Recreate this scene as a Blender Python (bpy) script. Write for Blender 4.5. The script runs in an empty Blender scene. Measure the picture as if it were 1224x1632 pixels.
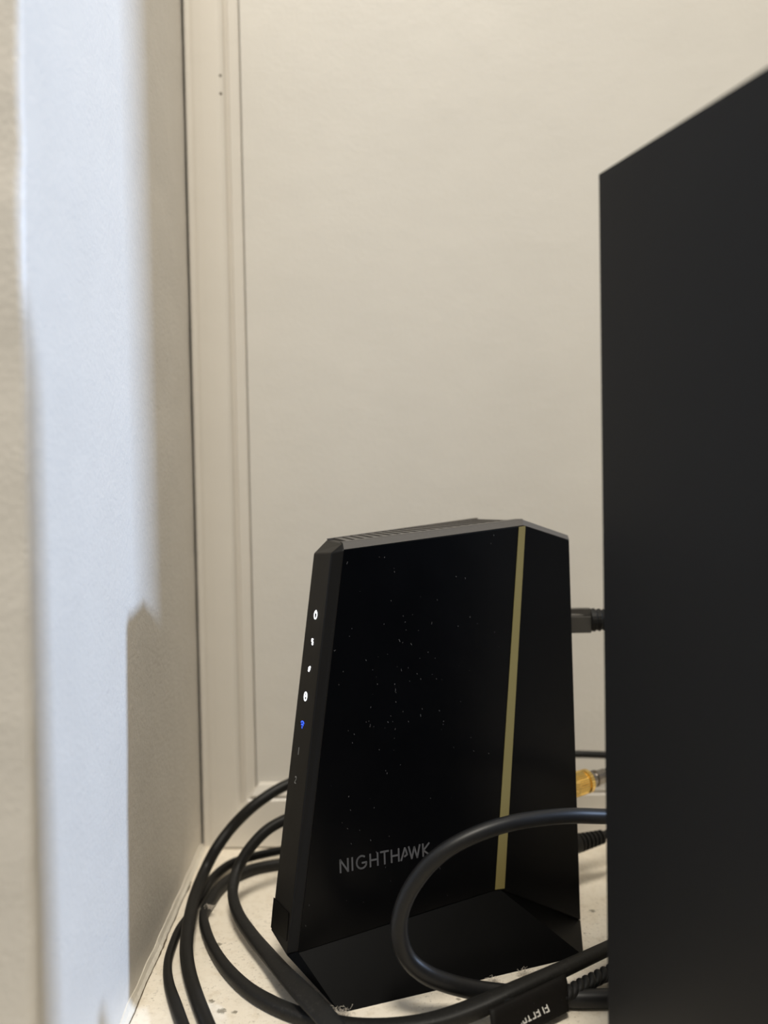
import bpy, bmesh, math, random
from mathutils import Vector, Matrix, noise

random.seed(7)
scene = bpy.context.scene
COL = scene.collection

# ------------------------------------------------------------------ camera
cam_data = bpy.data.cameras.new('camera')
cam_data.sensor_fit = 'VERTICAL'
cam_data.sensor_height = 36.0
cam_data.lens = 33.09
cam_data.clip_start = 0.01
cam_data.dof.use_dof = True
cam_data.dof.focus_distance = 0.525
cam_data.dof.aperture_fstop = 4.4
cam = bpy.data.objects.new('camera', cam_data)
COL.objects.link(cam)
p, q = math.radians(1.8), math.radians(1.05)
fwd = Vector((0, math.cos(p), -math.sin(p)))
r0 = Vector((1, 0, 0))
u0 = r0.cross(fwd)
right = r0 * math.cos(q) - u0 * math.sin(q)
up = u0 * math.cos(q) + r0 * math.sin(q)
rot = Matrix((right, up, -fwd)).transposed()
cam.matrix_world = Matrix.Translation((0, 0, 0.277)) @ rot.to_4x4()
scene.camera = cam

# ------------------------------------------------------------------ world, lamps, exposure
world = bpy.data.worlds.new('room_light')
scene.world = world
world.use_nodes = True
bg = world.node_tree.nodes['Background']
bg.inputs['Color'].default_value = (1.0, 0.95, 0.85, 1)
bg.inputs['Strength'].default_value = 0.34


def area_light(name, loc, target, size, power, color):
    d = bpy.data.lights.new(name, 'AREA')
    d.shape = 'SQUARE'
    d.size = size
    d.energy = power
    d.color = color
    o = bpy.data.objects.new(name, d)
    COL.objects.link(o)
    o.location = loc
    o.rotation_euler = (Vector(target) - Vector(loc)).to_track_quat('-Z', 'Y').to_euler()
    return o


area_light('ceiling_lamp', (0.06, -0.35, 2.15), (0.0, 0.6, 0.15), 0.5, 41.0, (1.0, 0.935, 0.82))
area_light('window_daylight', (2.15, 0.88, 0.93), (-0.14, 0.48, 0.25), 0.15, 62.0, (0.52, 0.69, 1.0))

scene.view_settings.view_transform = 'Standard'
scene.view_settings.look = 'None'
scene.view_settings.exposure = 0.0
scene.view_settings.gamma = 1.0
scene.view_settings.use_curve_mapping = False


# ------------------------------------------------------------------ materials
def new_mat(name):
    m = bpy.data.materials.new(name)
    m.use_nodes = True
    nt = m.node_tree
    return m, nt, nt.nodes['Principled BSDF']


def add(nt, kind, **kw):
    n = nt.nodes.new(kind)
    for k, v in kw.items():
        setattr(n, k, v)
    return n


def coords(nt):
    return add(nt, 'ShaderNodeTexCoord').outputs['Object']


def noise_tex(nt, vec, scale, detail=4.0, rough=0.55):
    n = add(nt, 'ShaderNodeTexNoise')
    n.inputs['Scale'].default_value = scale
    n.inputs['Detail'].default_value = detail
    n.inputs['Roughness'].default_value = rough
    nt.links.new(vec, n.inputs['Vector'])
    return n.outputs['Fac']


def ramp(nt, fac, stops):
    r = add(nt, 'ShaderNodeValToRGB')
    el = r.color_ramp.elements
    while len(el) < len(stops):
        el.new(0.5)
    for e, (pos, c) in zip(el, stops):
        e.position = pos
        e.color = (*c, 1) if len(c) == 3 else c
    nt.links.new(fac, r.inputs['Fac'])
    return r.outputs['Color']


def mix(nt, fac, a, b, mode='MIX'):
    n = add(nt, 'ShaderNodeMix', data_type='RGBA', blend_type=mode)
    for sock, v in ((n.inputs[0], fac), (n.inputs[6], a), (n.inputs[7], b)):
        if isinstance(v, (int, float)):
            sock.default_value = v
        elif isinstance(v, tuple):
            sock.default_value = (*v, 1)
        else:
            nt.links.new(v, sock)
    return n.outputs[2]


def mth(nt, op, a, b=None, clamp=False):
    n = add(nt, 'ShaderNodeMath', operation=op)
    n.use_clamp = clamp
    for i, v in enumerate((a, b)):
        if v is None:
            continue
        if isinstance(v, (int, float)):
            n.inputs[i].default_value = v
        else:
            nt.links.new(v, n.inputs[i])
    return n.outputs[0]


def bump(nt, bsdf, height, strength, dist):
    b = add(nt, 'ShaderNodeBump')
    b.inputs['Strength'].default_value = strength
    b.inputs['Distance'].default_value = dist
    nt.links.new(height, b.inputs['Height'])
    nt.links.new(b.outputs['Normal'], bsdf.inputs['Normal'])


def paint(name, color, rough=0.5, fine=260.0, fine_h=0.0004, broad_h=0.0012, var=0.05, pits=0.0):
    """brushed wall paint: fine stipple, broad waviness, faint colour variation"""
    m, nt, b = new_mat(name)
    v = coords(nt)
    broad = noise_tex(nt, v, 14.0, 3.0)
    lo = tuple(c * (1 - var) for c in color)
    hi = tuple(min(1, c * (1 + var)) for c in color)
    nt.links.new(ramp(nt, broad, [(0.3, lo), (0.7, hi)]), b.inputs['Base Color'])
    b.inputs['Roughness'].default_value = rough
    f = noise_tex(nt, v, fine, 3.0)
    h = mth(nt, 'ADD', mth(nt, 'MULTIPLY', f, fine_h), mth(nt, 'MULTIPLY', broad, broad_h))
    # scarce pits and grains in the paint film
    spot = noise_tex(nt, v, 95.0, 1.0)
    mask = ramp(nt, spot, [(0.78, (0, 0, 0)), (0.86, (1, 1, 1))])
    h = mth(nt, 'ADD', h, mth(nt, 'MULTIPLY', mask, 0.00012 + pits))
    bump(nt, b, h, 0.8, 1.0)
    return m


def shelf_paint():
    m, nt, b = new_mat('shelf_paint')
    v = coords(nt)
    base = ramp(nt, noise_tex(nt, v, 22.0, 5.0), [(0.3, (0.82, 0.74, 0.61)), (0.72, (0.88, 0.81, 0.69))])
    # grime: small dark specks where the dirt mask is high
    dirt = ramp(nt, noise_tex(nt, v, 30.0, 4.0, 0.7), [(0.38, (0, 0, 0)), (0.68, (1, 1, 1))])
    speck = ramp(nt, noise_tex(nt, v, 420.0, 3.0, 0.65), [(0.57, (0, 0, 0)), (0.68, (1, 1, 1))])
    fac = mth(nt, 'MULTIPLY', mth(nt, 'MULTIPLY', dirt, speck), 0.75, True)
    tan = ramp(nt, noise_tex(nt, v, 130.0, 4.0, 0.7), [(0.50, (0, 0, 0)), (0.72, (0.45, 0.45, 0.45))])
    base = mix(nt, tan, base, (0.60, 0.50, 0.36))
    c = mix(nt, fac, base, (0.16, 0.13, 0.09))
    # a few grubby spots with their own shape
    blot = noise_tex(nt, v, 500.0, 3.0, 0.7)
    for x, y, r in ((-0.0975, 0.4975, 0.004), (-0.0905, 0.4880, 0.006), (-0.0835, 0.4865, 0.0035),
                    (-0.0760, 0.5450, 0.004), (0.0350, 0.4950, 0.003), (0.1290, 0.5950, 0.0045),
                    (-0.090, 0.585, 0.005), (-0.105, 0.56, 0.005)):
        d = add(nt, 'ShaderNodeVectorMath', operation='DISTANCE')
        nt.links.new(v, d.inputs[0])
        d.inputs[1].default_value = (x, y, 0)
        near = mth(nt, 'SUBTRACT', 1.0, mth(nt, 'DIVIDE', d.outputs['Value'], r), True)
        near = mth(nt, 'MULTIPLY', near, 1.7)
        mk = ramp(nt, mth(nt, 'MULTIPLY', near, blot), [(0.40, (0, 0, 0)), (0.62, (0.75, 0.75, 0.75))])
        c = mix(nt, mk, c, (0.13, 0.11, 0.07))
    nt.links.new(c, b.inputs['Base Color'])
    b.inputs['Roughness'].default_value = 0.5
    h = mth(nt, 'ADD', mth(nt, 'MULTIPLY', noise_tex(nt, v, 180.0, 3.0), 0.0004),
            mth(nt, 'MULTIPLY', noise_tex(nt, v, 25.0, 3.0), 0.002))
    bump(nt, b, h, 0.7, 1.0)
    return m


def plastic(name, color, rough, dust=0.0, grain=0.0, spec=0.5, coat=0.0):
    m, nt, b = new_mat(name)
    v = coords(nt)
    f = noise_tex(nt, v, 600.0, 3.0, 0.7)
    m_d = ramp(nt, f, [(0.56, (0, 0, 0)), (0.78, (1, 1, 1))])
    patch = noise_tex(nt, v, 40.0, 3.0)
    fac = mth(nt, 'MULTIPLY', mth(nt, 'MULTIPLY', m_d, patch), dust, True)
    nt.links.new(mix(nt, fac, color, (0.30, 0.28, 0.25)), b.inputs['Base Color'])
    nt.links.new(mth(nt, 'ADD', mth(nt, 'MULTIPLY', patch, 0.08), rough - 0.04), b.inputs['Roughness'])
    b.inputs['Specular IOR Level'].default_value = spec
    if coat:
        b.inputs['Coat Weight'].default_value = coat
        b.inputs['Coat Roughness'].default_value = 0.05
    if grain:
        bump(nt, b, noise_tex(nt, v, 1500.0, 2.0), 0.5, grain)
    return m


def metal(name, color, rough):
    m, nt, b = new_mat(name)
    v = coords(nt)
    f = noise_tex(nt, v, 300.0, 2.0)
    nt.links.new(ramp(nt, f, [(0.3, tuple(c * 0.85 for c in color)), (0.7, color)]), b.inputs['Base Color'])
    b.inputs['Metallic'].default_value = 1.0
    b.inputs['Roughness'].default_value = rough
    return m


def glow(name, color, strength):
    m, nt, b = new_mat(name)
    b.inputs['Base Color'].default_value = (*color, 1)
    b.inputs['Emission Color'].default_value = (*color, 1)
    b.inputs['Emission Strength'].default_value = strength
    return m


M_BACK = paint('back_wall_paint', (0.675, 0.645, 0.59), 0.42, 240.0, 0.00025, 0.0012, 0.015)
M_TRIM = paint('trim_paint', (0.68, 0.64, 0.575), 0.38, 200.0, 0.00015, 0.0008, 0.015)
M_LEFT = paint('left_wall_paint', (0.70, 0.665, 0.61), 0.45, 330.0, 0.0005, 0.0022, 0.02, 0.0003)
M_SHELF = shelf_paint()
M_CAULK = paint('caulk_paint', (0.72, 0.67, 0.58), 0.5, 300.0, 0.001, 0.004, 0.08, 0.001)
M_CRACK = plastic('crack_grime', (0.11, 0.085, 0.055), 0.9, 0.0, 0.0, 0.1)
M_TOWER = plastic('tower_black', (0.0165, 0.0167, 0.0176), 0.42, 0.0, 0.00003, 0.10)
M_HOUSING = plastic('router_matte_black', (0.0065, 0.006, 0.0055), 0.42, 0.012, 0.00002, 0.15)
M_GLOSS = plastic('router_gloss_black', (0.0007, 0.0008, 0.0012), 0.30, 0.0, 0.0, 0.17)
M_BASE = plastic('router_base_black', (0.0005, 0.0005, 0.0005), 0.40, 0.008, 0.0, 0.07)
M_DECK = plastic('router_deck_grey', (0.085, 0.076, 0.065), 0.5, 0.15, 0.0, 0.25)
M_DARK = plastic('recess_black', (0.0015, 0.0015, 0.0015), 0.35, 0.0, 0.0, 0.08)
M_GOLD = plastic('gold_stripe', (0.20, 0.163, 0.058), 0.4, 0.0, 0.0, 0.4)
M_LETTER = plastic('grey_print', (0.075, 0.072, 0.07), 0.45)
M_WHITE_PRINT = plastic('white_print', (0.62, 0.60, 0.56), 0.6)
M_NUM = plastic('number_print', (0.22, 0.22, 0.21), 0.5)
M_LED = glow('led_white', (0.95, 0.97, 1.0), 1.1)
M_LEDBLUE = glow('led_blue', (0.04, 0.13, 1.0), 1.0)
M_CABLE = plastic('cable_black', (0.009, 0.0085, 0.0075), 0.5, 0.07, 0.0, 0.28)
M_CABLE2 = plastic('flat_cable_black', (0.010, 0.0095, 0.0085), 0.55, 0.16, 0.0, 0.28)
M_LOOP = plastic('loop_cable_black', (0.009, 0.009, 0.0095), 0.42, 0.06, 0.0, 0.35)
M_BRAID = plastic('braid_black', (0.006, 0.006, 0.006), 0.6, 0.06, 0.0, 0.3)
M_TAG = plastic('tag_black', (0.005, 0.0042, 0.0035), 0.6, 0.04, 0.0, 0.14)
M_BRASS = metal('connector_gold', (0.95, 0.66, 0.22), 0.22)
M_STEEL = metal('connector_steel', (0.30, 0.28, 0.26), 0.22)
M_PLUG = plastic('plug_grey', (0.06, 0.056, 0.05), 0.4)
M_LINT = plastic('lint_grey', (0.52, 0.47, 0.40), 0.9)
M_FLECK = plastic('dust_fleck', (0.10, 0.095, 0.09), 0.8)


# ------------------------------------------------------------------ mesh helpers
def link_mesh(name, bm, mat, parent=None, smooth=False):
    me = bpy.data.meshes.new(name)
    bmesh.ops.recalc_face_normals(bm, faces=bm.faces[:])
    bm.to_mesh(me)
    bm.free()
    if smooth:
        for f in me.polygons:
            f.use_smooth = True
    me.materials.append(mat)
    o = bpy.data.objects.new(name, me)
    COL.objects.link(o)
    if parent:
        o.parent = parent
        o.matrix_parent_inverse = Matrix.Translation(-Vector(parent.location))
    return o


def thing(name, loc, label, cat, group=None):
    o = bpy.data.objects.new(name, None)
    o.empty_display_size = 0.02
    COL.objects.link(o)
    o.location = loc
    o['label'] = label
    o['category'] = cat
    if group:
        o['group'] = group
    return o


def tag(o, label, cat, group=None):
    o['label'] = label
    o['category'] = cat
    if group:
        o['group'] = group
    return o


def structure(o):
    o['kind'] = 'structure'
    return o


def poly_bm(points, faces):
    bm = bmesh.new()
    vs = [bm.verts.new(v) for v in points]
    for f in faces:
        bm.faces.new([vs[i] for i in f])
    return bm


def bevel(bm, w, seg=2):
    bmesh.ops.bevel(bm, geom=bm.edges[:], offset=w, segments=seg, affect='EDGES', profile=0.5, clamp_overlap=True)


def box_bm(lo, hi, bev=0.0, seg=2):
    x0, y0, z0 = lo
    x1, y1, z1 = hi
    bm = poly_bm([(x0, y0, z0), (x1, y0, z0), (x1, y1, z0), (x0, y1, z0),
                  (x0, y0, z1), (x1, y0, z1), (x1, y1, z1), (x0, y1, z1)],
                 [(0, 3, 2, 1), (4, 5, 6, 7), (0, 1, 5, 4), (1, 2, 6, 5), (2, 3, 7, 6), (3, 0, 4, 7)])
    if bev:
        bevel(bm, bev, seg)
    return bm


def catmull(pts, per=8):
    """smooth path through control points; each point is (x, y, z, a, b, roll)"""
    P = [tuple(x) for x in pts]
    P = [tuple(2 * a - b for a, b in zip(P[0], P[1]))] + P + [tuple(2 * a - b for a, b in zip(P[-1], P[-2]))]
    out = []
    for i in range(1, len(P) - 2):
        for k in range(per):
            t = k / per
            row = []
            for a, b, c, d in zip(P[i - 1], P[i], P[i + 1], P[i + 2]):
                row.append(0.5 * (2 * b + (c - a) * t + (2 * a - 5 * b + 4 * c - d) * t * t + (3 * b - a - 3 * c + d) * t ** 3))
            out.append(row)
    out.append(list(P[-2]))
    return out


def sweep(bm, rows, sides=14, power=2.0):
    """sweep a (super)ellipse, half-width a sideways and half-height b upwards, along rows of (x,y,z,a,b,roll)"""
    n = len(rows)
    pos = [Vector(r[:3]) for r in rows]
    rings = []
    prev_side = None
    for i in range(n):
        t = (pos[min(i + 1, n - 1)] - pos[max(i - 1, 0)]).normalized()
        side = t.cross(Vector((0, 0, 1)))
        if prev_side is not None:
            if side.length < 0.25:
                side = prev_side - t * prev_side.dot(t)
            side.normalize()
            blend = (side * 0.5 + prev_side * 0.5) if side.dot(prev_side) > 0 else prev_side
            side = (blend - t * blend.dot(t)).normalized()
        else:
            side.normalize()
        prev_side = side
        upv = side.cross(t).normalized()
        roll = rows[i][5]
        s2 = side * math.cos(roll) + upv * math.sin(roll)
        u2 = upv * math.cos(roll) - side * math.sin(roll)
        ring = []
        for k in range(sides):
            an = 2 * math.pi * k / sides
            c, s = math.cos(an), math.sin(an)
            e = 2.0 / power
            ca = math.copysign(abs(c) ** e, c) * rows[i][3]
            sb = math.copysign(abs(s) ** e, s) * rows[i][4]
            ring.append(bm.verts.new(pos[i] + s2 * ca + u2 * sb))
        rings.append(ring)
    for i in range(n - 1):
        for k in range(sides):
            k2 = (k + 1) % sides
            bm.faces.new((rings[i][k], rings[i][k2], rings[i + 1][k2], rings[i + 1][k]))
    bm.faces.new(rings[0][::-1])
    bm.faces.new(rings[-1])
    return rings


def cable_bm(pts, widths, per=8, sides=14, power=2.0):
    rows = []
    for pt, w in zip(pts, widths):
        a, b, r = w if len(w) == 3 else (w[0], w[1], 0.0)
        rows.append((*pt, a, b, r))
    bm = bmesh.new()
    sweep(bm, catmull(rows, per), sides, power)
    return bm


def lathe_bm(axis_p, axis_d, profile, sides=24, squash=None):
    """profile: (distance along axis, radius)"""
    d = Vector(axis_d).normalized()
    s = d.cross(Vector((0, 0, 1))).normalized()
    u = s.cross(d).normalized()
    o = Vector(axis_p)
    bm = bmesh.new()
    rings = []
    for h, r in profile:
        ring = []
        for k in range(sides):
            an = 2 * math.pi * (k + 0.5) / sides
            ring.append(bm.verts.new(o + d * h + (s * math.cos(an) * (squash or 1) + u * math.sin(an)) * r))
        rings.append(ring)
    for i in range(len(rings) - 1):
        for k in range(sides):
            k2 = (k + 1) % sides
            bm.faces.new((rings[i][k], rings[i][k2], rings[i + 1][k2], rings[i + 1][k]))
    bm.faces.new(rings[0][::-1])
    bm.faces.new(rings[-1])
    return bm


def oriented_box(bm, o, ax, ay, az):
    """box from corner o along three edge vectors"""
    o, ax, ay, az = Vector(o), Vector(ax), Vector(ay), Vector(az)
    v = [bm.verts.new(o + ax * i + ay * j + az * k) for k in (0, 1) for j in (0, 1) for i in (0, 1)]
    for f in ((0, 2, 3, 1), (4, 5, 7, 6), (0, 1, 5, 4), (1, 3, 7, 5), (3, 2, 6, 7), (2, 0, 4, 6)):
        bm.faces.new([v[i] for i in f])


def lerp(a, b, t):
    return a + (b - a) * t


def strokes_bm(origin, ex, ey, en, strokes, width, depth=0.0003, sink=0.0002):
    """lettering: each stroke a polyline in letter units, laid as thin raised bars on a plane"""
    o, ex, ey, en = Vector(origin), Vector(ex), Vector(ey), Vector(en).normalized()
    bm = bmesh.new()
    for st in strokes:
        for (x0, y0), (x1, y1) in zip(st, st[1:]):
            a = o + ex * x0 + ey * y0
            b = o + ex * x1 + ey * y1
            t = (b - a)
            if t.length < 1e-7:
                continue
            t.normalize()
            s = en.cross(t).normalized() * width
            e = t * width * 0.28
            oriented_box(bm, a - e - s * 0.5 - en * sink, (b - a) + 2 * e, s, en * depth)
    return bm


def arc(cx, cy, rx, ry, a0, a1, n=10):
    return [(cx + rx * math.cos(math.radians(a0 + (a1 - a0) * i / n)),
             cy + ry * math.sin(math.radians(a0 + (a1 - a0) * i / n))) for i in range(n + 1)]


# ================================================================== the setting
# shelf the things stand on
bm = box_bm((-0.150, 0.20, -0.03), (0.62, 0.722, 0.0), 0.0015, 2)
structure(link_mesh('floor', bm, M_SHELF))

# left wall: thick plaster with a soft, slightly uneven near corner
def wall_x(y):
    return -0.1399 - 0.0195 * (y - 0.4775)


bm = bmesh.new()
ZS = [-0.03 + 1.03 * i / 70 for i in range(71)]
rows = []
for z in ZS:
    yc = 0.352 + 0.020 * (z / 0.47) + 0.0022 * noise.noise((z * 30, 3.1, 0)) + 0.0012 * noise.noise((z * 90, 1.7, 0))
    r = 0.0042 + 0.0015 * noise.noise((z * 22, 8.0, 0))
    row = [(-0.60, yc, z), (-0.30, yc, z)]
    xc = wall_x(yc)
    for k in range(7):
        an = math.radians(90 * k / 6)
        row.append((xc - r + r * math.sin(an), yc + r - r * math.cos(an), z))
    for y in (0.40, 0.44, 0.48, 0.52, 0.56, 0.60, 0.64, 0.68, 0.7115, 0.745):
        row.append((wall_x(y) + 0.0004 * noise.noise((y * 25, z * 25, 5)), y, z))
    row += [(-0.60, 0.745, z)]
    rows.append([bm.verts.new(v) for v in row])
for a, b in zip(rows, rows[1:]):
    for k in range(len(a)):
        k2 = (k + 1) % len(a)
        bm.faces.new((a[k], a[k2], b[k2], b[k]))
bm.faces.new(rows[0][::-1])
bm.faces.new(rows[-1])
wl = structure(link_mesh('wall_left', bm, M_LEFT, smooth=True))

# back wall panel
bm = box_bm((-0.1014, 0.7163, -0.03), (0.62, 0.76, 1.0))
structure(link_mesh('wall_back', bm, M_BACK))


# vertical casing board with a cove and a bead, profile drawn in plan and carried up
def extrude_profile(profile, z0, z1):
    b = bmesh.new()
    lo = [b.verts.new((x, y, z0)) for x, y in profile]
    hi = [b.verts.new((x, y, z1)) for x, y in profile]
    n = len(profile)
    for i in range(n):
        j = (i + 1) % n
        b.faces.new((lo[i], lo[j], hi[j], hi[i]))
    b.faces.new(lo[::-1])
    b.faces.new(hi)
    return b


prof = [(-0.1430, 0.750), (-0.1430, 0.7150), (-0.1428, 0.7139), (-0.1423, 0.7134), (-0.1417, 0.7136),
        (-0.1412, 0.7146), (-0.1390, 0.7149), (-0.1360, 0.7140), (-0.1300, 0.7136), (-0.1200, 0.7135),
        (-0.1170, 0.7137), (-0.1146, 0.7148), (-0.1126, 0.7172), (-0.1108, 0.7176), (-0.1104, 0.7136),
        (-0.1098, 0.7130), (-0.1030, 0.7130), (-0.1022, 0.7136), (-0.1019, 0.7170), (-0.1019, 0.750)]
casing = structure(link_mesh('trim_1', extrude_profile(prof, 0.0, 1.0), M_TRIM))
for z in (0.570, 0.5834):
    bm = lathe_bm((-0.1165, 0.7146, z), (0, -1, 0), [(0, 0.0010), (0.0009, 0.0010), (0.0011, 0.0004)], 10)
    link_mesh('nail_head', bm, M_CRACK, casing)

# base board along the back wall: flat face, groove, sloping top, its left end cut on the slant
bm = bmesh.new()
prof = [(0.7085, 0.0013), (0.7085, 0.0365), (0.7098, 0.0380), (0.7100, 0.0392), (0.7086, 0.0400),
        (0.7088, 0.0412), (0.7118, 0.0478), (0.7165, 0.0488), (0.7165, 0.0013)]
L, Rr = [], []
for y, z in prof:
    x0 = -0.1384 + (z / 0.0488) * 0.040 - 0.0006 * math.sin(z * 160)
    L.append(bm.verts.new((x0, y, z)))
    Rr.append(bm.verts.new((0.60, y, z)))
for i in range(len(prof)):
    j = (i + 1) % len(prof)
    bm.faces.new((L[i], L[j], Rr[j], Rr[i]))
bm.faces.new(L)
bm.faces.new(Rr[::-1])
structure(link_mesh('baseboard_back', bm, M_TRIM))

# unseen right wall beyond the tower, added to cut daylight off the back wall
prof = [(0.30, -0.03), (0.716, -0.03), (0.716, 1.0), (0.667, 1.0), (0.667, 0.262), (0.30, 0.262)]   # jamb, and a low part made tall enough to shade the router foot
bm = bmesh.new()
fa = [bm.verts.new((0.55, y, z)) for y, z in prof]
fb = [bm.verts.new((0.62, y, z)) for y, z in prof]
for i in range(len(prof)):
    k = (i + 1) % len(prof)
    bm.faces.new((fa[i], fa[k], fb[k], fb[i]))
bm.faces.new(fa)
bm.faces.new(fb[::-1])
structure(link_mesh('wall_right_blocker', bm, M_BACK))

# irregular filler bead along the joint of shelf and left wall, with a grimy crack
bm = bmesh.new()
rings = []
for i in range(121):
    y = 0.36 + 0.35 * i / 120
    w = 0.0034 + 0.0007 * noise.noise((y * 30, 0, 0)) + 0.0003 * noise.noise((y * 200, 4, 0))
    hgt = 0.0042 + 0.0016 * noise.noise((y * 50, 7, 0))
    x = wall_x(y)
    ring = [(x - 0.002, y, hgt), (x + 0.0006, y, hgt), (x + w * 0.5, y, hgt * 0.45), (x + w, y, 0.0004), (x + w, y, -0.0006), (x - 0.002, y, -0.0006)]
    rings.append([bm.verts.new(v) for v in ring])
for a, b in zip(rings, rings[1:]):
    for k in range(6):
        bm.faces.new((a[k], a[(k + 1) % 6], b[(k + 1) % 6], b[k]))
bm.faces.new(rings[0][::-1])
bm.faces.new(rings[-1])
bead = structure(link_mesh('trim_2', bm, M_CAULK))
bm = bmesh.new()
rows = []
for i in range(121):
    y = 0.37 + 0.28 * i / 120
    x = wall_x(y) + 0.0034 + 0.0007 * noise.noise((y * 30, 0, 0)) + 0.0003 * noise.noise((y * 200, 4, 0)) + 0.0002
    w = max(0.00004, 0.00026 + 0.0004 * noise.noise((y * 110, 9, 0)) + (0.00035 if noise.noise((y * 40, 2, 0)) > 0.3 else 0))
    rows.append((x, y, 0.00025, w, 0.0003, 0.0))
sweep(bm, rows, 6)
crack = link_mesh('crack', bm, M_CRACK, bead)

# ================================================================== the router
A = Vector((-0.0278, 0.4837, 0.0)); B = Vector((0.1112, 0.5387, 0.0))
F1 = Vector((-0.0229, 0.5265, 0.2394)); F2 = Vector((0.0846, 0.5747, 0.2489))
F3 = Vector((0.0648, 0.5576, 0.0321)); F4 = Vector((-0.0513, 0.5056, 0.0220))
S1 = Vector((-0.0300, 0.5277, 0.2380)); C_ = Vector((-0.0576, 0.5070, 0.0196))
G1 = Vector((-0.0420, 0.5551, 0.2358)); D_ = Vector((-0.0695, 0.5346, 0.0208))
RB = Vector((0.1177, 0.5781, 0.0020)); RT = Vector((0.1153, 0.5869, 0.2384))
T1 = Vector((-0.0237, 0.5307, 0.2430)); T2 = Vector((0.0854, 0.5796, 0.2522))
T0 = Vector((-0.0344, 0.5610, 0.2434)); TB = Vector((0.0602, 0.6187, 0.2519))
TR = Vector((0.1152, 0.5913, 0.2414))
KB = Vector((0.058, 0.640, 0.004))           # rear bottom, out of sight
KG = Vector((0.053, 0.625, 0.0)); DG = Vector((-0.042, 0.545, 0.0))
NF = Vector((0.40649, -0.91299, 0.03490)).normalized()      # front face normal
DX = Vector((0.91355, 0.40674, 0.0)).normalized()           # along the front
NL = Vector((-0.90591, -0.39529, 0.15191)).normalized()     # indicator face normal
NR = (F2 - F3).cross(RB - F3).normalized()
if NR.y > 0:
    NR = -NR

router = thing('router', (0.02, 0.56, 0.0),
               'black faceted tower router with a gold stripe and glowing indicators standing among cables', 'router')

pts = [F1, F2, F3, F4, S1, C_, G1, D_, RB, RT, T1, T2, T0, TB, TR, KB, DG, KG]
(iF1, iF2, iF3, iF4, iS1, iC, iG1, iD, iRB, iRT, iT1, iT2, iT0, iTB, iTR, iKB, iDG, iKG) = range(18)
faces = [(iS1, iC, iD, iG1), (iF1, iF4, iC, iS1), (iF1, iF2, iF3, iF4), (iF2, iRT, iRB, iF3),
         (iT1, iT2, iF2, iF1), (iS1, iF1, iT1), (iG1, iS1, iT1, iT0), (iT2, iTR, iRT, iF2),
         (iT1, iT0, iTB, iT2), (iT2, iTB, iTR), (iT0, iG1, iD, iKB, iTB), (iTR, iTB, iKB, iRB, iRT),
         (iF4, iF3, iRB, iKB, iD, iC)]
bm = poly_bm(pts, faces)
bmesh.ops.recalc_face_normals(bm, faces=bm.faces[:])
bevel(bm, 0.0007, 2)
link_mesh('housing', bm, M_HOUSING, router)

# flared foot under the front: rests on the shelf
bp = [F4, F3, B, A, RB, C_, D_, DG, KG, KB]
bfaces = [(0, 1, 2, 3), (1, 4, 2), (5, 0, 3), (5, 3, 7, 6), (6, 7, 8, 9), (9, 8, 4), (3, 2, 4, 8, 7), (0, 5, 6, 9, 4, 1)]
bm = poly_bm(bp, bfaces[1:])
N_ = 10                                       # the front slope is a gently twisted patch
patch = [[bm.verts.new(lerp(lerp(F4, F3, i / N_), lerp(A, B, i / N_), j / N_)) for i in range(N_ + 1)] for j in range(N_ + 1)]
for j in range(N_):
    for i in range(N_):
        f = bm.faces.new((patch[j][i], patch[j][i + 1], patch[j + 1][i + 1], patch[j + 1][i]))
        f.smooth = True
link_mesh('base', bm, M_BASE, router)


def plate(corners, normal, thick, lift=0.00005):
    n = Vector(normal).normalized()
    c = [Vector(v) for v in corners]
    k = len(c)
    b = poly_bm([v + n * lift for v in c] + [v + n * (lift + thick) for v in c],
                [tuple(range(k))[::-1], tuple(range(k, 2 * k))] + [(i, (i + 1) % k, (i + 1) % k + k, i + k) for i in range(k)])
    return b


# stripe corners on the front face
SA = Vector((0.0817, 0.5734, 0.2483)); SB = Vector((0.0862, 0.5755, 0.2489))
SC = Vector((0.0680, 0.5590, 0.0318)); SD = Vector((0.0620, 0.5564, 0.0323))
onf = lambda v: v - NF * (v - F4).dot(NF)
bm = plate([onf(F1) , onf(SA), onf(SD), onf(F4)], NF, 0.0006)
link_mesh('front_panel', bm, M_GLOSS, router)
e = (F2 - F3).normalized()
bm = plate([F2 + DX * 0.0008, RT - DX * 0.0006, RB + e * 0.001 - DX * 0.0006, F3 + DX * 0.0008], NR, 0.0006)
link_mesh('side_panel', bm, M_GLOSS, router)
bm = plate([onf(SA), onf(lerp(SB, SA, 0.06)), onf(SC), onf(SD)], NF, 0.0009)
link_mesh('gold_stripe', bm, M_GOLD, router)

# dark recess low on the indicator side
bm = plate([Vector((-0.0676, 0.5370, 0.0384)), Vector((-0.0563, 0.5121, 0.0406)), Vector((-0.0576, 0.5097, 0.0260)),
            Vector((-0.0693, 0.5346, 0.0220))], NL, 0.0003)
link_mesh('side_recess', bm, M_DARK, router)

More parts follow.
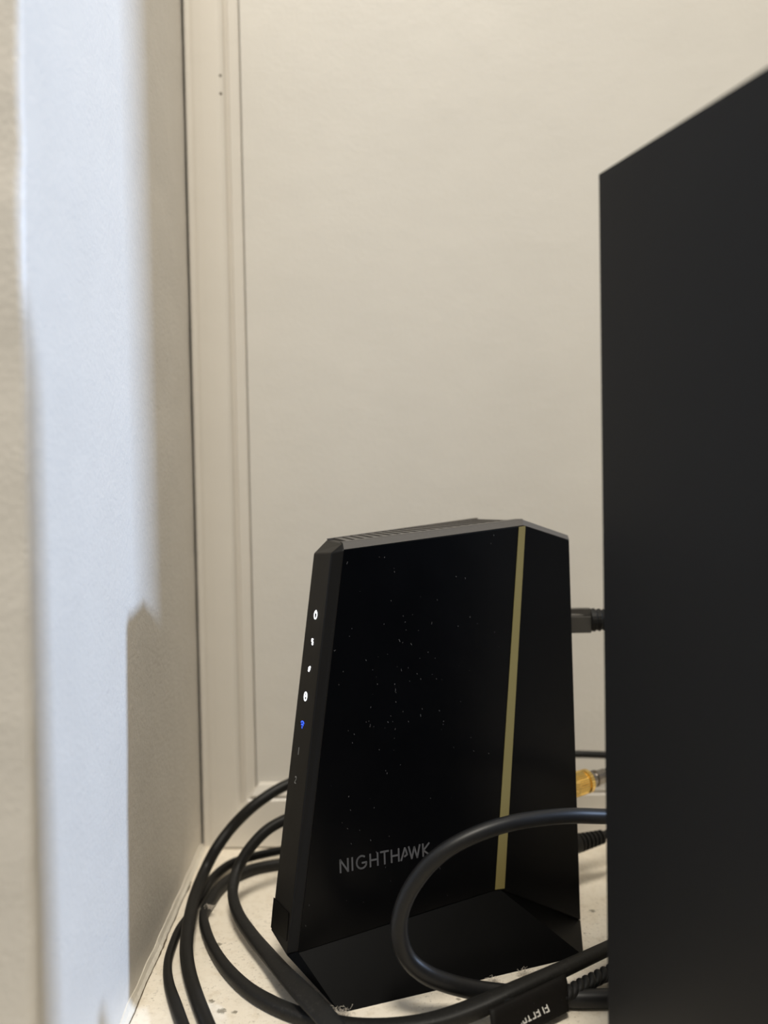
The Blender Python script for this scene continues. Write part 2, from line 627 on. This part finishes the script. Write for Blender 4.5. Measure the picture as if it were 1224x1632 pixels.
# vented top: slats across the deck over a dark bed
deck = link_mesh('vent_bed', plate([lerp(lerp(T1, T0, 0.16), lerp(T2, TB, 0.16), 0.03), lerp(lerp(T1, T0, 0.16), lerp(T2, TB, 0.16), 0.93),
                                    lerp(lerp(T1, T0, 0.97), lerp(T2, TB, 0.97), 0.97), lerp(lerp(T1, T0, 0.97), lerp(T2, TB, 0.97), 0.03)],
                                   (0, 0, 1), 0.0002), M_DARK, router)
front_rim = plate([T1, T2, lerp(T2, TB, 0.14), lerp(T1, T0, 0.14)], (0, 0, 1), 0.0007)
link_mesh('vent_rim', front_rim, M_DECK, router)
fbev = plate([lerp(F1, T1, 0.06), lerp(F2, T2, 0.06), T2 + Vector((0, 0, 0.0004)), T1 + Vector((0, 0, 0.0004))], (NF + Vector((0, 0, 0.8))), 0.0003)
link_mesh('top_bevel', fbev, M_DECK, router)
rbev = plate([lerp(F2, T2, 0.1), lerp(RT, TR, 0.1), TR, T2], (NR + Vector((0, 0, 0.8))), 0.0003)
link_mesh('side_bevel', rbev, M_DECK, router)
link_mesh('rear_rim', plate([lerp(T1, T0, 0.95), lerp(T2, TB, 0.95), TB, T0], (0, 0, 1), 0.0007), M_DECK, router)
NS = 19
for i in range(NS):
    t = 0.035 + 0.90 * i / (NS - 1)
    a = lerp(lerp(T1, T0, 0.14), lerp(T2, TB, 0.14), t)
    b = lerp(lerp(T1, T0, 0.98), lerp(T2, TB, 0.98), t + 0.01)
    bm = bmesh.new()
    oriented_box(bm, a, (b - a), DX * 0.0043, Vector((0, 0, 0.0006)))
    link_mesh('slat', bm, M_DECK, router)

# lettering low on the front panel
o = onf(Vector((-0.0281, 0.5174, 0.0606)))
ex = (Vector((0.0226, 0.5399, 0.0606)) - o)
hgt = 0.0070
upf = (DX.cross(NF) * -1).normalized()
if upf.z < 0:
    upf = -upf
LW = ex.length
strokes = []
x = 0.0


def put(st, w):
    global x
    for s in st:
        strokes.append([(x + a, b) for a, b in s])
    x += w + 0.34


put([[(0, 0), (0, 1)], [(0, 1), (0.62, 0.0)], [(0.62, 0), (0.62, 1)]], 0.62)
put([[(0.02, 0), (0.02, 1)]], 0.04)
put([arc(0.42, 0.5, 0.42, 0.5, 55, 330, 14) + [(0.80, 0.44), (0.46, 0.44)]], 0.80)
put([[(0, 0), (0, 1)], [(0, 0.5), (0.62, 0.5)], [(0.62, 0), (0.62, 1)]], 0.62)
x -= 0.08
put([[(0, 1), (0.66, 1)], [(0.33, 1), (0.33, 0)]], 0.66)
x -= 0.08
put([[(0, 0), (0, 1)], [(0, 0.5), (0.62, 0.5)], [(0.62, 0), (0.62, 1)]], 0.62)
x -= 0.14
put([[(0, 0), (0.34, 0.98)], [(0.30, 0.28), (0.52, 0.40), (0.40, 0.85)]], 0.56)
x -= 0.22
put([[(0, 1), (0.24, 0), (0.48, 0.9), (0.72, 0), (0.96, 1)]], 0.96)
x -= 0.06
put([[(0, 0), (0, 1)], [(0.55, 1), (0.04, 0.48), (0.58, 0)]], 0.58)
tw = x - 0.34
bm = strokes_bm(o + NF * 0.0006, DX * (LW / tw), upf * hgt, NF, strokes, 0.00098, 0.0003, 0.0001)
link_mesh('lettering', bm, M_LETTER, router)

# indicators on the left face: power, two arrows, ring, wireless, and two unlit numbers
VL = (S1 - C_).normalized()
HL = VL.cross(NL).normalized()
if HL.x < 0:
    HL = -HL
led = [Vector(v) for v in ((-0.0403, 0.5372, 0.2018), (-0.0423, 0.5360, 0.1866), (-0.0443, 0.5348, 0.1713), (-0.0467, 0.5343, 0.1556),
                           (-0.0487, 0.5328, 0.1397), (-0.0512, 0.5326, 0.1247), (-0.0532, 0.5310, 0.1086))]
U = 0.0019
shapes = [
    ([arc(0, 0, 1.15, 1.15, 70, 430 - 20, 16), [(0, 0.6), (0, 1.45)]], 0.00062, M_LED),
    ([[(-0.7, 0.75), (0.55, -0.75)], [(-0.7, 0.2), (0.2, 0.75)], [(0.5, -0.1), (-0.1, -0.7)]], 0.0010, M_LED),
    ([[(0.75, 0.65), (-0.6, -0.6)], [(0.6, 0.0), (-0.1, -0.65)], [(-0.6, 0.1), (0.2, 0.55)]], 0.0010, M_LED),
    ([arc(0, 0, 1.2, 1.2, 0, 360, 16), [(0.1, 0.5), (0.1, -0.1)]], 0.00075, M_LED),
    ([arc(0, -0.9, 1.9, 1.9, 50, 130, 8), arc(0, -0.9, 1.1, 1.1, 45, 135, 6), [(-0.1, -0.55), (0.1, -0.95)]], 0.0007, M_LEDBLUE),
    ([[(0, -1), (0, 1)]], 0.0006, M_NUM),
    ([arc(0, 0.5, 0.55, 0.5, 160, -60, 8) + [(-0.5, -0.9), (0.55, -0.9)]], 0.0005, M_NUM),
]
for c, (st, w, m) in zip(led, shapes):
    c = c - NL * (c - C_).dot(NL)
    bm = strokes_bm(c, HL * U, VL * U, NL, st, w, 0.0003, 0.0001)
    part = link_mesh('indicator' if m is not M_NUM else 'port_number', bm, m, router)
    if m is M_LEDBLUE:
        part['label'] = 'blue glowing wireless symbol'
    elif m is M_NUM:
        part['label'] = 'unlit grey number'

# specks of dust clinging to the glossy panels
bm = bmesh.new()
rnd = random.Random(3)
for i in range(120):
    u, v = rnd.random(), rnd.random()
    if i % 2:
        u, v = min(0.98, abs(rnd.gauss(0.38, 0.2))), min(0.97, abs(rnd.gauss(0.68, 0.17)))
    pnt = onf(lerp(lerp(F4, F3, u * 0.93), lerp(F1, SA, u * 0.97), v)) + NF * 0.00068
    an = rnd.uniform(-0.6, 0.6) + math.pi / 2
    l, w = rnd.uniform(0.0002, 0.0009) * (1.8 if rnd.random() < 0.12 else 1), rnd.uniform(0.00012, 0.0003)
    tdir = DX * math.cos(an) + upf * math.sin(an)
    sdir = NF.cross(tdir) * w
    oriented_box(bm, pnt - tdir * l / 2 - sdir / 2, tdir * l, sdir, NF * 0.00006)
fl = link_mesh('dust_flecks', bm, M_FLECK, router)
fl['kind'] = 'stuff'

# ================================================================== the tower on the right
tower = thing('computer_tower', (0.13, 0.31, 0.0), 'tall matte black box cutting off the right side, close to the lens', 'computer')
u_ = Vector((0.283, -0.959, 0)).normalized()
w_ = Vector((0.959, 0.283, 0)).normalized()
E0 = Vector((0.0974, 0.42, 0))
z0, z1 = 0.006, 0.4113


def tower_box(name, a0, a1, b0, b1, za, zb, mat, bev):
    b = bmesh.new()
    oriented_box(b, E0 + u_ * a0 + w_ * b0 + Vector((0, 0, za)), u_ * (a1 - a0), w_ * (b1 - b0), Vector((0, 0, zb - za)))
    bmesh.ops.recalc_face_normals(b, faces=b.faces[:])
    if bev:
        bevel(b, bev, 3)
    return link_mesh(name, b, mat, tower)


tower_box('body', 0.0005, 0.2595, 0.0012, 0.114, z0, z1 - 0.0002, M_TOWER, 0.001)
tower_box('side_panel', 0.0, 0.26, 0.0, 0.0012, z0, z1, M_TOWER, 0.0005)
for a in (0.02, 0.225):
    for b in (0.01, 0.09):
        tower_box('foot', a, a + 0.015, b, b + 0.015, 0.0, z0 + 0.0005, M_DARK, 0.001)

# ================================================================== cables
# thick round cord of the outer loop
P = [(-0.0450, 0.6700, 0.0655), (-0.0626, 0.6650, 0.0660), (-0.0733, 0.6600, 0.0638), (-0.0839, 0.6550, 0.0594), (-0.0966, 0.6500, 0.0515),
     (-0.1097, 0.6480, 0.0392), (-0.1195, 0.6400, 0.0275), (-0.1265, 0.6320, 0.0150), (-0.1279, 0.6043, 0.0095), (-0.1248, 0.5714, 0.0085),
     (-0.1204, 0.5429, 0.0070), (-0.1146, 0.5216, 0.0050), (-0.1058, 0.4972, 0.0040), (-0.0945, 0.4693, 0.0040), (-0.0866, 0.4514, 0.0040),
     (-0.0740, 0.4245, 0.0040), (-0.0640, 0.3700, 0.0040), (-0.0590, 0.2900, 0.0040), (-0.0570, 0.2150, 0.0050), (-0.0565, 0.1925, -0.0060),
     (-0.0560, 0.1910, -0.0800), (-0.0560, 0.1910, -0.1800)]
o = link_mesh('power_cord', cable_bm(P, [(0.0039, 0.0039)] * len(P)), M_CABLE, smooth=True)
tag(o, 'thick round black cord, outermost arch rising behind the router beside the left wall', 'cable')

S2 = [(-0.0659, 0.6896, 0.0080), (-0.0837, 0.6821, 0.0080), (-0.1009, 0.6737, 0.0075), (-0.1138, 0.6633, 0.0070), (-0.1232, 0.6460, 0.0045),
      (-0.1268, 0.6183, 0.0030), (-0.1293, 0.5969, 0.0024), (-0.1319, 0.5749, 0.0022), (-0.1311, 0.5491, 0.0022), (-0.1288, 0.5309, 0.0022),
      (-0.1230, 0.5102, 0.0024), (-0.1143, 0.4878, 0.0026), (-0.1058, 0.4669, 0.0030), (-0.0946, 0.4408, 0.0030),
      (-0.0850, 0.4000, 0.0030), (-0.0790, 0.3000, 0.0030), (-0.0780, 0.2150, 0.0040), (-0.0778, 0.1940, -0.0060), (-0.0775, 0.1925, -0.0800), (-0.0775, 0.1925, -0.1800)]
w2 = [(0.003, 0.003)] * 6 + [(0.0024, 0.0022)] * 3 + [(0.0025, 0.0022), (0.0029, 0.0023), (0.0034, 0.0026), (0.0034, 0.003), (0.0034, 0.003)] + [(0.0032, 0.0030)] * 6
o = link_mesh('thin_cable', cable_bm(S2, w2, power=2.6), M_CABLE, smooth=True)
tag(o, 'thin black cable hugging the left wall, slipping under the thick cord', 'cable')

S1c = [(-0.0645, 0.6716, 0.0040), (-0.0822, 0.6679, 0.0040), (-0.0970, 0.6609, 0.0040), (-0.1090, 0.6477, 0.0040), (-0.1160, 0.6308, 0.0040),
       (-0.1188, 0.6128, 0.0035), (-0.1196, 0.5921, 0.0035), (-0.1145, 0.5716, 0.0035), (-0.1056, 0.5478, 0.0035), (-0.0934, 0.5237, 0.0035),
       (-0.0786, 0.5021, 0.0035), (-0.0632, 0.4869, 0.0035), (-0.0474, 0.4759, 0.0035), (-0.0308, 0.4686, 0.0035), (-0.0148, 0.4634, 0.0040),
       (0.0040, 0.4600, 0.0060), (0.0229, 0.4614, 0.0080), (0.0422, 0.4661, 0.0115), (0.0623, 0.4737, 0.0155), (0.0881, 0.4916, 0.0160),
       (0.1192, 0.5178, 0.0140), (0.1405, 0.5385, 0.0110), (0.1600, 0.5560, 0.0070), (0.1750, 0.5700, 0.0038)]
w1 = [(0.0034, 0.0036)] * 6 + [(0.0030, 0.0034)] * 3 + [(0.0034, 0.0035), (0.0038, 0.0035), (0.0042, 0.0035), (0.0044, 0.0034), (0.0046, 0.0034),
      (0.0050, 0.0036), (0.0053, 0.0038), (0.0055, 0.0040), (0.0055, 0.0042), (0.0048, 0.0040), (0.0040, 0.0036), (0.0036, 0.0034), (0.0036, 0.0034)] + [(0.0036, 0.0034)] * 2
o = link_mesh('flat_cable', cable_bm(S1c, w1, power=3.2), M_CABLE2, smooth=True)
tag(o, 'long flattened black cable lying on the shelf, curving round in front of the router foot', 'cable')

Q = [(-0.0520, 0.6400, 0.0533), (-0.0645, 0.6350, 0.0510), (-0.0747, 0.6300, 0.0483), (-0.0840, 0.6250, 0.0439), (-0.0936, 0.6200, 0.0349),
     (-0.1006, 0.6150, 0.0244), (-0.1025, 0.6050, 0.0170), (-0.1007, 0.5930, 0.0125), (-0.0938, 0.5736, 0.0100), (-0.0829, 0.5511, 0.0090),
     (-0.0703, 0.5276, 0.0090), (-0.0588, 0.5029, 0.0115), (-0.0463, 0.4790, 0.0135), (-0.0360, 0.4625, 0.0130), (-0.0266, 0.4484, 0.0105),
     (-0.0141, 0.4336, 0.0060), (0.0060, 0.4000, 0.0032), (0.0200, 0.3000, 0.0032), (0.0220, 0.2150, 0.0040), (0.0222, 0.1950, -0.0060),
     (0.0222, 0.1930, -0.0800), (0.0222, 0.1930, -0.1800)]
wq = [(0.0034, 0.0034)] * 6 + [(0.0034, 0.0036)] * 2 + [(0.0036, 0.0036), (0.0040, 0.0034), (0.0044, 0.0028, -0.2), (0.0048, 0.0024, -0.35),
      (0.0054, 0.0021, -0.4), (0.0056, 0.0020, -0.3), (0.0056, 0.0020, -0.2), (0.0056, 0.0020, -0.1)] + [(0.0056, 0.0022)] * 6
o = link_mesh('ribbon_cable', cable_bm(Q, wq, power=3.0), M_CABLE2, smooth=True)
tag(o, 'inner black cable turning to a dusty flat band past the left front of the router', 'cable')

Lp = [(0.2250, 0.5300, 0.0045), (0.2180, 0.5320, 0.0250), (0.2050, 0.5320, 0.0520), (0.1850, 0.5280, 0.0720), (0.1538, 0.5200, 0.0860), (0.1303, 0.5100, 0.0918), (0.1147, 0.5020, 0.0949), (0.0960, 0.4930, 0.0988),
      (0.0783, 0.4860, 0.1003), (0.0611, 0.4800, 0.0999), (0.0444, 0.4750, 0.0968), (0.0297, 0.4720, 0.0908), (0.0183, 0.4710, 0.0818),
      (0.0095, 0.4720, 0.0693), (0.0046, 0.4730, 0.0566), (0.0040, 0.4740, 0.0441), (0.0080, 0.4750, 0.0328), (0.0169, 0.4760, 0.0242),
      (0.0288, 0.4775, 0.0182), (0.0435, 0.4815, 0.0122), (0.0615, 0.4880, 0.0062), (0.0773, 0.4885, 0.0050), (0.0933, 0.4850, 0.0050),
      (0.1113, 0.4844, 0.0050), (0.1362, 0.4854, 0.0050), (0.1800, 0.4870, 0.0050)]
wl_ = [(0.0041, 0.0041)] * 12 + [(0.0043, 0.0043)] * 3 + [(0.0046, 0.0046)] * 2 + [(0.0049, 0.0049)] * 4 + [(0.0048, 0.0048)] * 5
o = link_mesh('round_cable', cable_bm(Lp, wl_, sides=18), M_LOOP, smooth=True)
tag(o, 'smooth round black cable looping in front of the router and its gold stripe', 'cable')

# braided pair with its folded black flag
braid = thing('braided_cable', (0.085, 0.482, 0.0), 'braided black cable with a lettered flag in front of the router foot', 'cable')
BR = [(0.0560, 0.4640, 0.0130), (0.0681, 0.4698, 0.0110), (0.0826, 0.4775, 0.0080), (0.0979, 0.4881, 0.0090), (0.1161, 0.5017, 0.0090), (0.1348, 0.5139, 0.0090)]
path = catmull([(*v, 0, 0, 0) for v in BR], 24)
for k in range(3):
    rows = []
    for i, r_ in enumerate(path):
        pos = Vector(r_[:3])
        t = (Vector(path[min(i + 1, len(path) - 1)][:3]) - Vector(path[max(i - 1, 0)][:3])).normalized()
        s = t.cross(Vector((0, 0, 1))).normalized()
        n = s.cross(t)
        an = i * 0.42 + k * 2 * math.pi / 3
        off = s * math.cos(an) * 0.0024 + n * math.sin(an) * 0.0020
        rows.append((*(pos + off), 0.0021, 0.0019, 0.0))
    bm = bmesh.new()
    sweep(bm, rows, 10)
    link_mesh('strand', bm, M_BRAID, braid, True)

tg = [Vector((0.0471, 0.4560, 0.0165)), Vector((0.0905, 0.4845, 0.0185)), Vector((0.0899, 0.4746, 0.0040)), Vector((0.0485, 0.4454, 0.0030))]
tn = (tg[1] - tg[0]).cross(tg[3] - tg[0]).normalized()
if tn.z < 0:
    tn = -tn
NX, NY = 14, 8
bm = bmesh.new()
grid = []
for j in range(NY + 1):
    row = []
    for i in range(NX + 1):
        u, v = i / NX, j / NY
        c = lerp(lerp(tg[0], tg[1], u), lerp(tg[3], tg[2], u), v)
        wob = 0.0008 * math.exp(-((v - 0.18 - 0.1 * u) / 0.10) ** 2) + 0.0005 * math.exp(-((v - 0.40 - 0.1 * u) / 0.07) ** 2)
        row.append(c + tn * wob)
    grid.append(row)
top = [[bm.verts.new(c + tn * 0.0005) for c in row] for row in grid]
bot = [[bm.verts.new(c - tn * 0.0005) for c in row] for row in grid]
for j in range(NY):
    for i in range(NX):
        bm.faces.new((top[j][i], top[j][i + 1], top[j + 1][i + 1], top[j + 1][i]))
        bm.faces.new((bot[j][i], bot[j + 1][i], bot[j + 1][i + 1], bot[j][i + 1]))
for i in range(NX):
    bm.faces.new((top[0][i], bot[0][i], bot[0][i + 1], top[0][i + 1]))
    bm.faces.new((top[NY][i], top[NY][i + 1], bot[NY][i + 1], bot[NY][i]))
for j in range(NY):
    bm.faces.new((top[j][0], top[j + 1][0], bot[j + 1][0], bot[j][0]))
    bm.faces.new((top[j][NX], bot[j][NX], bot[j + 1][NX], top[j + 1][NX]))
flag = link_mesh('flag', bm, M_TAG, braid, True)
flag['label'] = 'folded black flag with white lettering'
# lettering stands on its head as the flag lies here
word = {
    'E': ([[(0, 0), (0, 1)], [(0, 1), (0.62, 1)], [(0, 0.5), (0.58, 0.5)], [(0, 0), (0.62, 0)]], 0.62),
    'L': ([[(0, 1), (0, 0), (0.6, 0)]], 0.6),
    'C': ([[(0.62, 1), (0, 1), (0, 0), (0.62, 0)]], 0.62),
    'T': ([[(0, 1), (0.66, 1)], [(0.33, 1), (0.33, 0)]], 0.66),
    'O': ([[(0, 0), (0, 1), (0.66, 1), (0.66, 0), (0, 0)]], 0.66),
    'R': ([[(0, 0), (0, 1), (0.62, 1), (0.62, 0.5), (0, 0.5)], [(0.25, 0.5), (0.62, 0)]], 0.62),
}
st, x = [], 0.0
for ch in 'ELECTOR':
    g, w = word[ch]
    for s in g:
        st.append([(x + a, b) for a, b in s])
    x += w + 0.42
eu = (tg[1] - tg[0]).normalized()
ev = (tg[3] - tg[0]) - eu * (tg[3] - tg[0]).dot(eu)
ev.normalize()
o0 = lerp(lerp(tg[0], tg[1], 0.70), lerp(tg[3], tg[2], 0.70), 0.52) + tn * 0.0005
bm = strokes_bm(o0, -eu * 0.0029, ev * 0.0037, tn, st, 0.00058, 0.0003, 0.0001)
link_mesh('lettering', bm, M_WHITE_PRINT, flag)

# network cable plugged in behind the router
eth = thing('network_cable', (0.13, 0.62, 0.18), 'grey plug with a ribbed black boot sticking out behind the router, uppermost', 'cable')
ax = Vector((1, 0.06, -0.01)).normalized()
ay = Vector((-0.06, 1, 0)).normalized()
az = Vector((0, 0, 1))
bm = bmesh.new()
oriented_box(bm, Vector((0.100, 0.6150, 0.1757)), ax * 0.0355, ay * 0.011, az * 0.0112)
bmesh.ops.recalc_face_normals(bm, faces=bm.faces[:])
bevel(bm, 0.0007)
link_mesh('plug', bm, M_PLUG, eth)
bm = poly_bm([(0.100, 0.6165, 0.1888), (0.1275, 0.6175, 0.1880), (0.1355, 0.6180, 0.1865), (0.1355, 0.6245, 0.1865), (0.1275, 0.6240, 0.1880), (0.100, 0.6230, 0.1888),
              (0.100, 0.6165, 0.1910), (0.1280, 0.6175, 0.1914), (0.1355, 0.6180, 0.1912), (0.1355, 0.6245, 0.1912), (0.1280, 0.6240, 0.1914), (0.100, 0.6230, 0.1910)],
             [(0, 5, 4, 1), (1, 4, 3, 2), (6, 7, 10, 11), (7, 8, 9, 10), (0, 1, 7, 6), (1, 2, 8, 7), (3, 4, 10, 9), (4, 5, 11, 10), (2, 3, 9, 8), (5, 0, 6, 11)])
link_mesh('latch', bm, M_PLUG, eth)
link_mesh('boot', lathe_bm((0.1350, 0.6215, 0.1834), ax, [(0, 0.0072), (0.003, 0.0078), (0.004, 0.0066), (0.0065, 0.0076), (0.0078, 0.0064), (0.0102, 0.0073),
                                                          (0.0115, 0.0060), (0.0140, 0.0068), (0.0155, 0.005), (0.022, 0.0042)], 20), M_BRAID, eth)
link_mesh('cord', cable_bm([(0.156, 0.6230, 0.1832), (0.175, 0.6240, 0.182), (0.21, 0.630, 0.172), (0.27, 0.645, 0.13), (0.31, 0.65, 0.07), (0.34, 0.65, 0.02), (0.38, 0.645, 0.003)],
                           [(0.003, 0.003)] * 7, sides=10), M_BRAID, eth, True)

# coax cable with its gold screw collar
coax = thing('coax_cable', (0.135, 0.63, 0.07), 'cable with a knurled gold screw connector behind the router', 'cable')
cx = Vector((0.86, 0.50, 0.06)).normalized()
co = Vector((0.1235, 0.6230, 0.0725))
link_mesh('threaded_port', lathe_bm(co - cx * 0.028, cx, [(0, 0.0050), (0.022, 0.0050), (0.028, 0.0050)], 20), M_BRASS, coax)
bm = bmesh.new()
prof = [(-0.004, 0.0070), (0.0, 0.0078), (0.0075, 0.0078), (0.0082, 0.0066), (0.0090, 0.0066), (0.0096, 0.0080), (0.0122, 0.0080), (0.0130, 0.0060)]
SD_ = 64
sv = cx.cross(Vector((0, 0, 1))).normalized()
uv = sv.cross(cx)
rings = []
for i, (h, r) in enumerate(prof):
    ring = []
    for k in range(SD_):
        rr = r * (1.0 + (0.045 if k % 2 else -0.03) * (1 if i in (1, 2) else 0.3))
        an = 2 * math.pi * k / SD_
        ring.append(bm.verts.new(co + cx * h + sv * math.cos(an) * rr + uv * math.sin(an) * rr))
    rings.append(ring)
for i in range(len(rings) - 1):
    for k in range(SD_):
        k2 = (k + 1) % SD_
        bm.faces.new((rings[i][k], rings[i][k2], rings[i + 1][k2], rings[i + 1][k]))
bm.faces.new(rings[0][::-1]); bm.faces.new(rings[-1])
nut = link_mesh('screw_collar', bm, M_BRASS, coax)
nut['label'] = 'knurled gold collar'
link_mesh('sleeve', lathe_bm(co + cx * 0.0125, cx, [(0, 0.0050), (0.0055, 0.0050), (0.0057, 0.0057), (0.0075, 0.0057), (0.0077, 0.0049), (0.0150, 0.0049)], 28), M_STEEL, coax)
e0 = co + cx * 0.0265
link_mesh('cord', cable_bm([tuple(e0), tuple(e0 + cx * 0.012), (0.175, 0.652, 0.073), (0.205, 0.662, 0.062), (0.230, 0.670, 0.030), (0.250, 0.676, 0.0045)],
                           [(0.0040, 0.0040)] * 6, sides=12), M_CABLE, coax, True)

# lower power plug with ribbed strain relief
pw = thing('adapter_cable', (0.135, 0.63, 0.03), 'black plug with ribbed strain relief low behind the router', 'cable')
px_ = Vector((0.90, 0.42, 0.04)).normalized()
po = Vector((0.0950, 0.6120, 0.0303))
link_mesh('plug', lathe_bm(po, px_, [(0, 0.0064), (0.034, 0.0064), (0.036, 0.0058)], 18), M_CABLE, pw, True)
prof = []
for i in range(6):
    h = 0.036 + i * 0.0034
    r = 0.0062 - i * 0.00028
    prof += [(h, r - 0.0014), (h + 0.0004, r), (h + 0.0018, r), (h + 0.0022, r - 0.0014)]
link_mesh('strain_relief', lathe_bm(po, px_, prof, 18), M_CABLE, pw)
e1 = po + px_ * 0.0565
link_mesh('cord', cable_bm([tuple(e1 - px_ * 0.004), tuple(e1 + px_ * 0.008), (0.165, 0.640, 0.024), (0.18, 0.636, 0.010), (0.195, 0.628, 0.004), (0.215, 0.618, 0.004)],
                           [(0.0030, 0.0030)] * 6, sides=10), M_CABLE, pw, True)

# thin cable resting along the top of the base board, seen between router and tower
o = link_mesh('phone_cable', cable_bm([(0.02, 0.7130, 0.0515), (0.06, 0.7115, 0.056), (0.10, 0.7060, 0.0660), (0.132, 0.7010, 0.0703), (0.160, 0.7000, 0.0697), (0.20, 0.702, 0.066), (0.26, 0.708, 0.054), (0.30, 0.712, 0.0515)],
                                      [(0.0027, 0.0027)] * 8, sides=10), M_CABLE, smooth=True)
tag(o, 'thin dark cable running level along the back wall above the gold connector', 'cable')


# ================================================================== lint on the shelf
def lint(name, loc, r, n, label, seed):
    rn = random.Random(seed)
    b = bmesh.new()
    for i in range(n * 2):
        c = Vector((rn.gauss(0, r * 0.5), rn.gauss(0, r * 0.4), abs(rn.gauss(0, r * 0.22)) + 0.0003)) + Vector(loc)
        dvec = Vector((rn.uniform(-1, 1), rn.uniform(-1, 1), rn.uniform(-0.3, 0.5))).normalized()
        l = r * rn.uniform(0.3, 0.9)
        mid = c + dvec * l * 0.5 + Vector((rn.uniform(-1, 1), rn.uniform(-1, 1), rn.uniform(0, 0.8))) * l * 0.45
        e_ = c + dvec * l
        e_.z = max(e_.z, 0.0003)
        w = rn.uniform(0.00005, 0.00011)
        sweep(b, catmull([(*c, w, w, 0), (*mid, w, w, 0), (*e_, w, w, 0)], 3), 4)
    for i in range(n // 2):
        c = Vector((rn.gauss(0, r * 0.4), rn.gauss(0, r * 0.35), 0.0005 + abs(rn.gauss(0, r * 0.12)))) + Vector(loc)
        ret = bmesh.ops.create_icosphere(b, subdivisions=1, radius=rn.uniform(0.0002, 0.0006))
        for v in ret['verts']:
            v.co = v.co + c
    o = link_mesh(name, b, M_LINT)
    tag(o, label, 'lint')
    return o


lint('lint_tuft', (-0.0275, 0.4800, 0.0), 0.0052, 60, 'grey lint tuft caught at the front left corner of the router foot', 11)
lint('lint_tuft', (0.0560, 0.5100, 0.0), 0.0040, 26, 'wispy lint along the router foot below the loop of round cable', 12)
lint('lint_tuft', (0.0735, 0.5170, 0.0), 0.0046, 30, 'wispy lint beside the router foot above the lettered flag', 13)
lint('lint_tuft', (-0.1178, 0.5960, 0.0055), 0.0034, 24, 'small pale lint tuft on the cable bend between thick cord and router', 14)
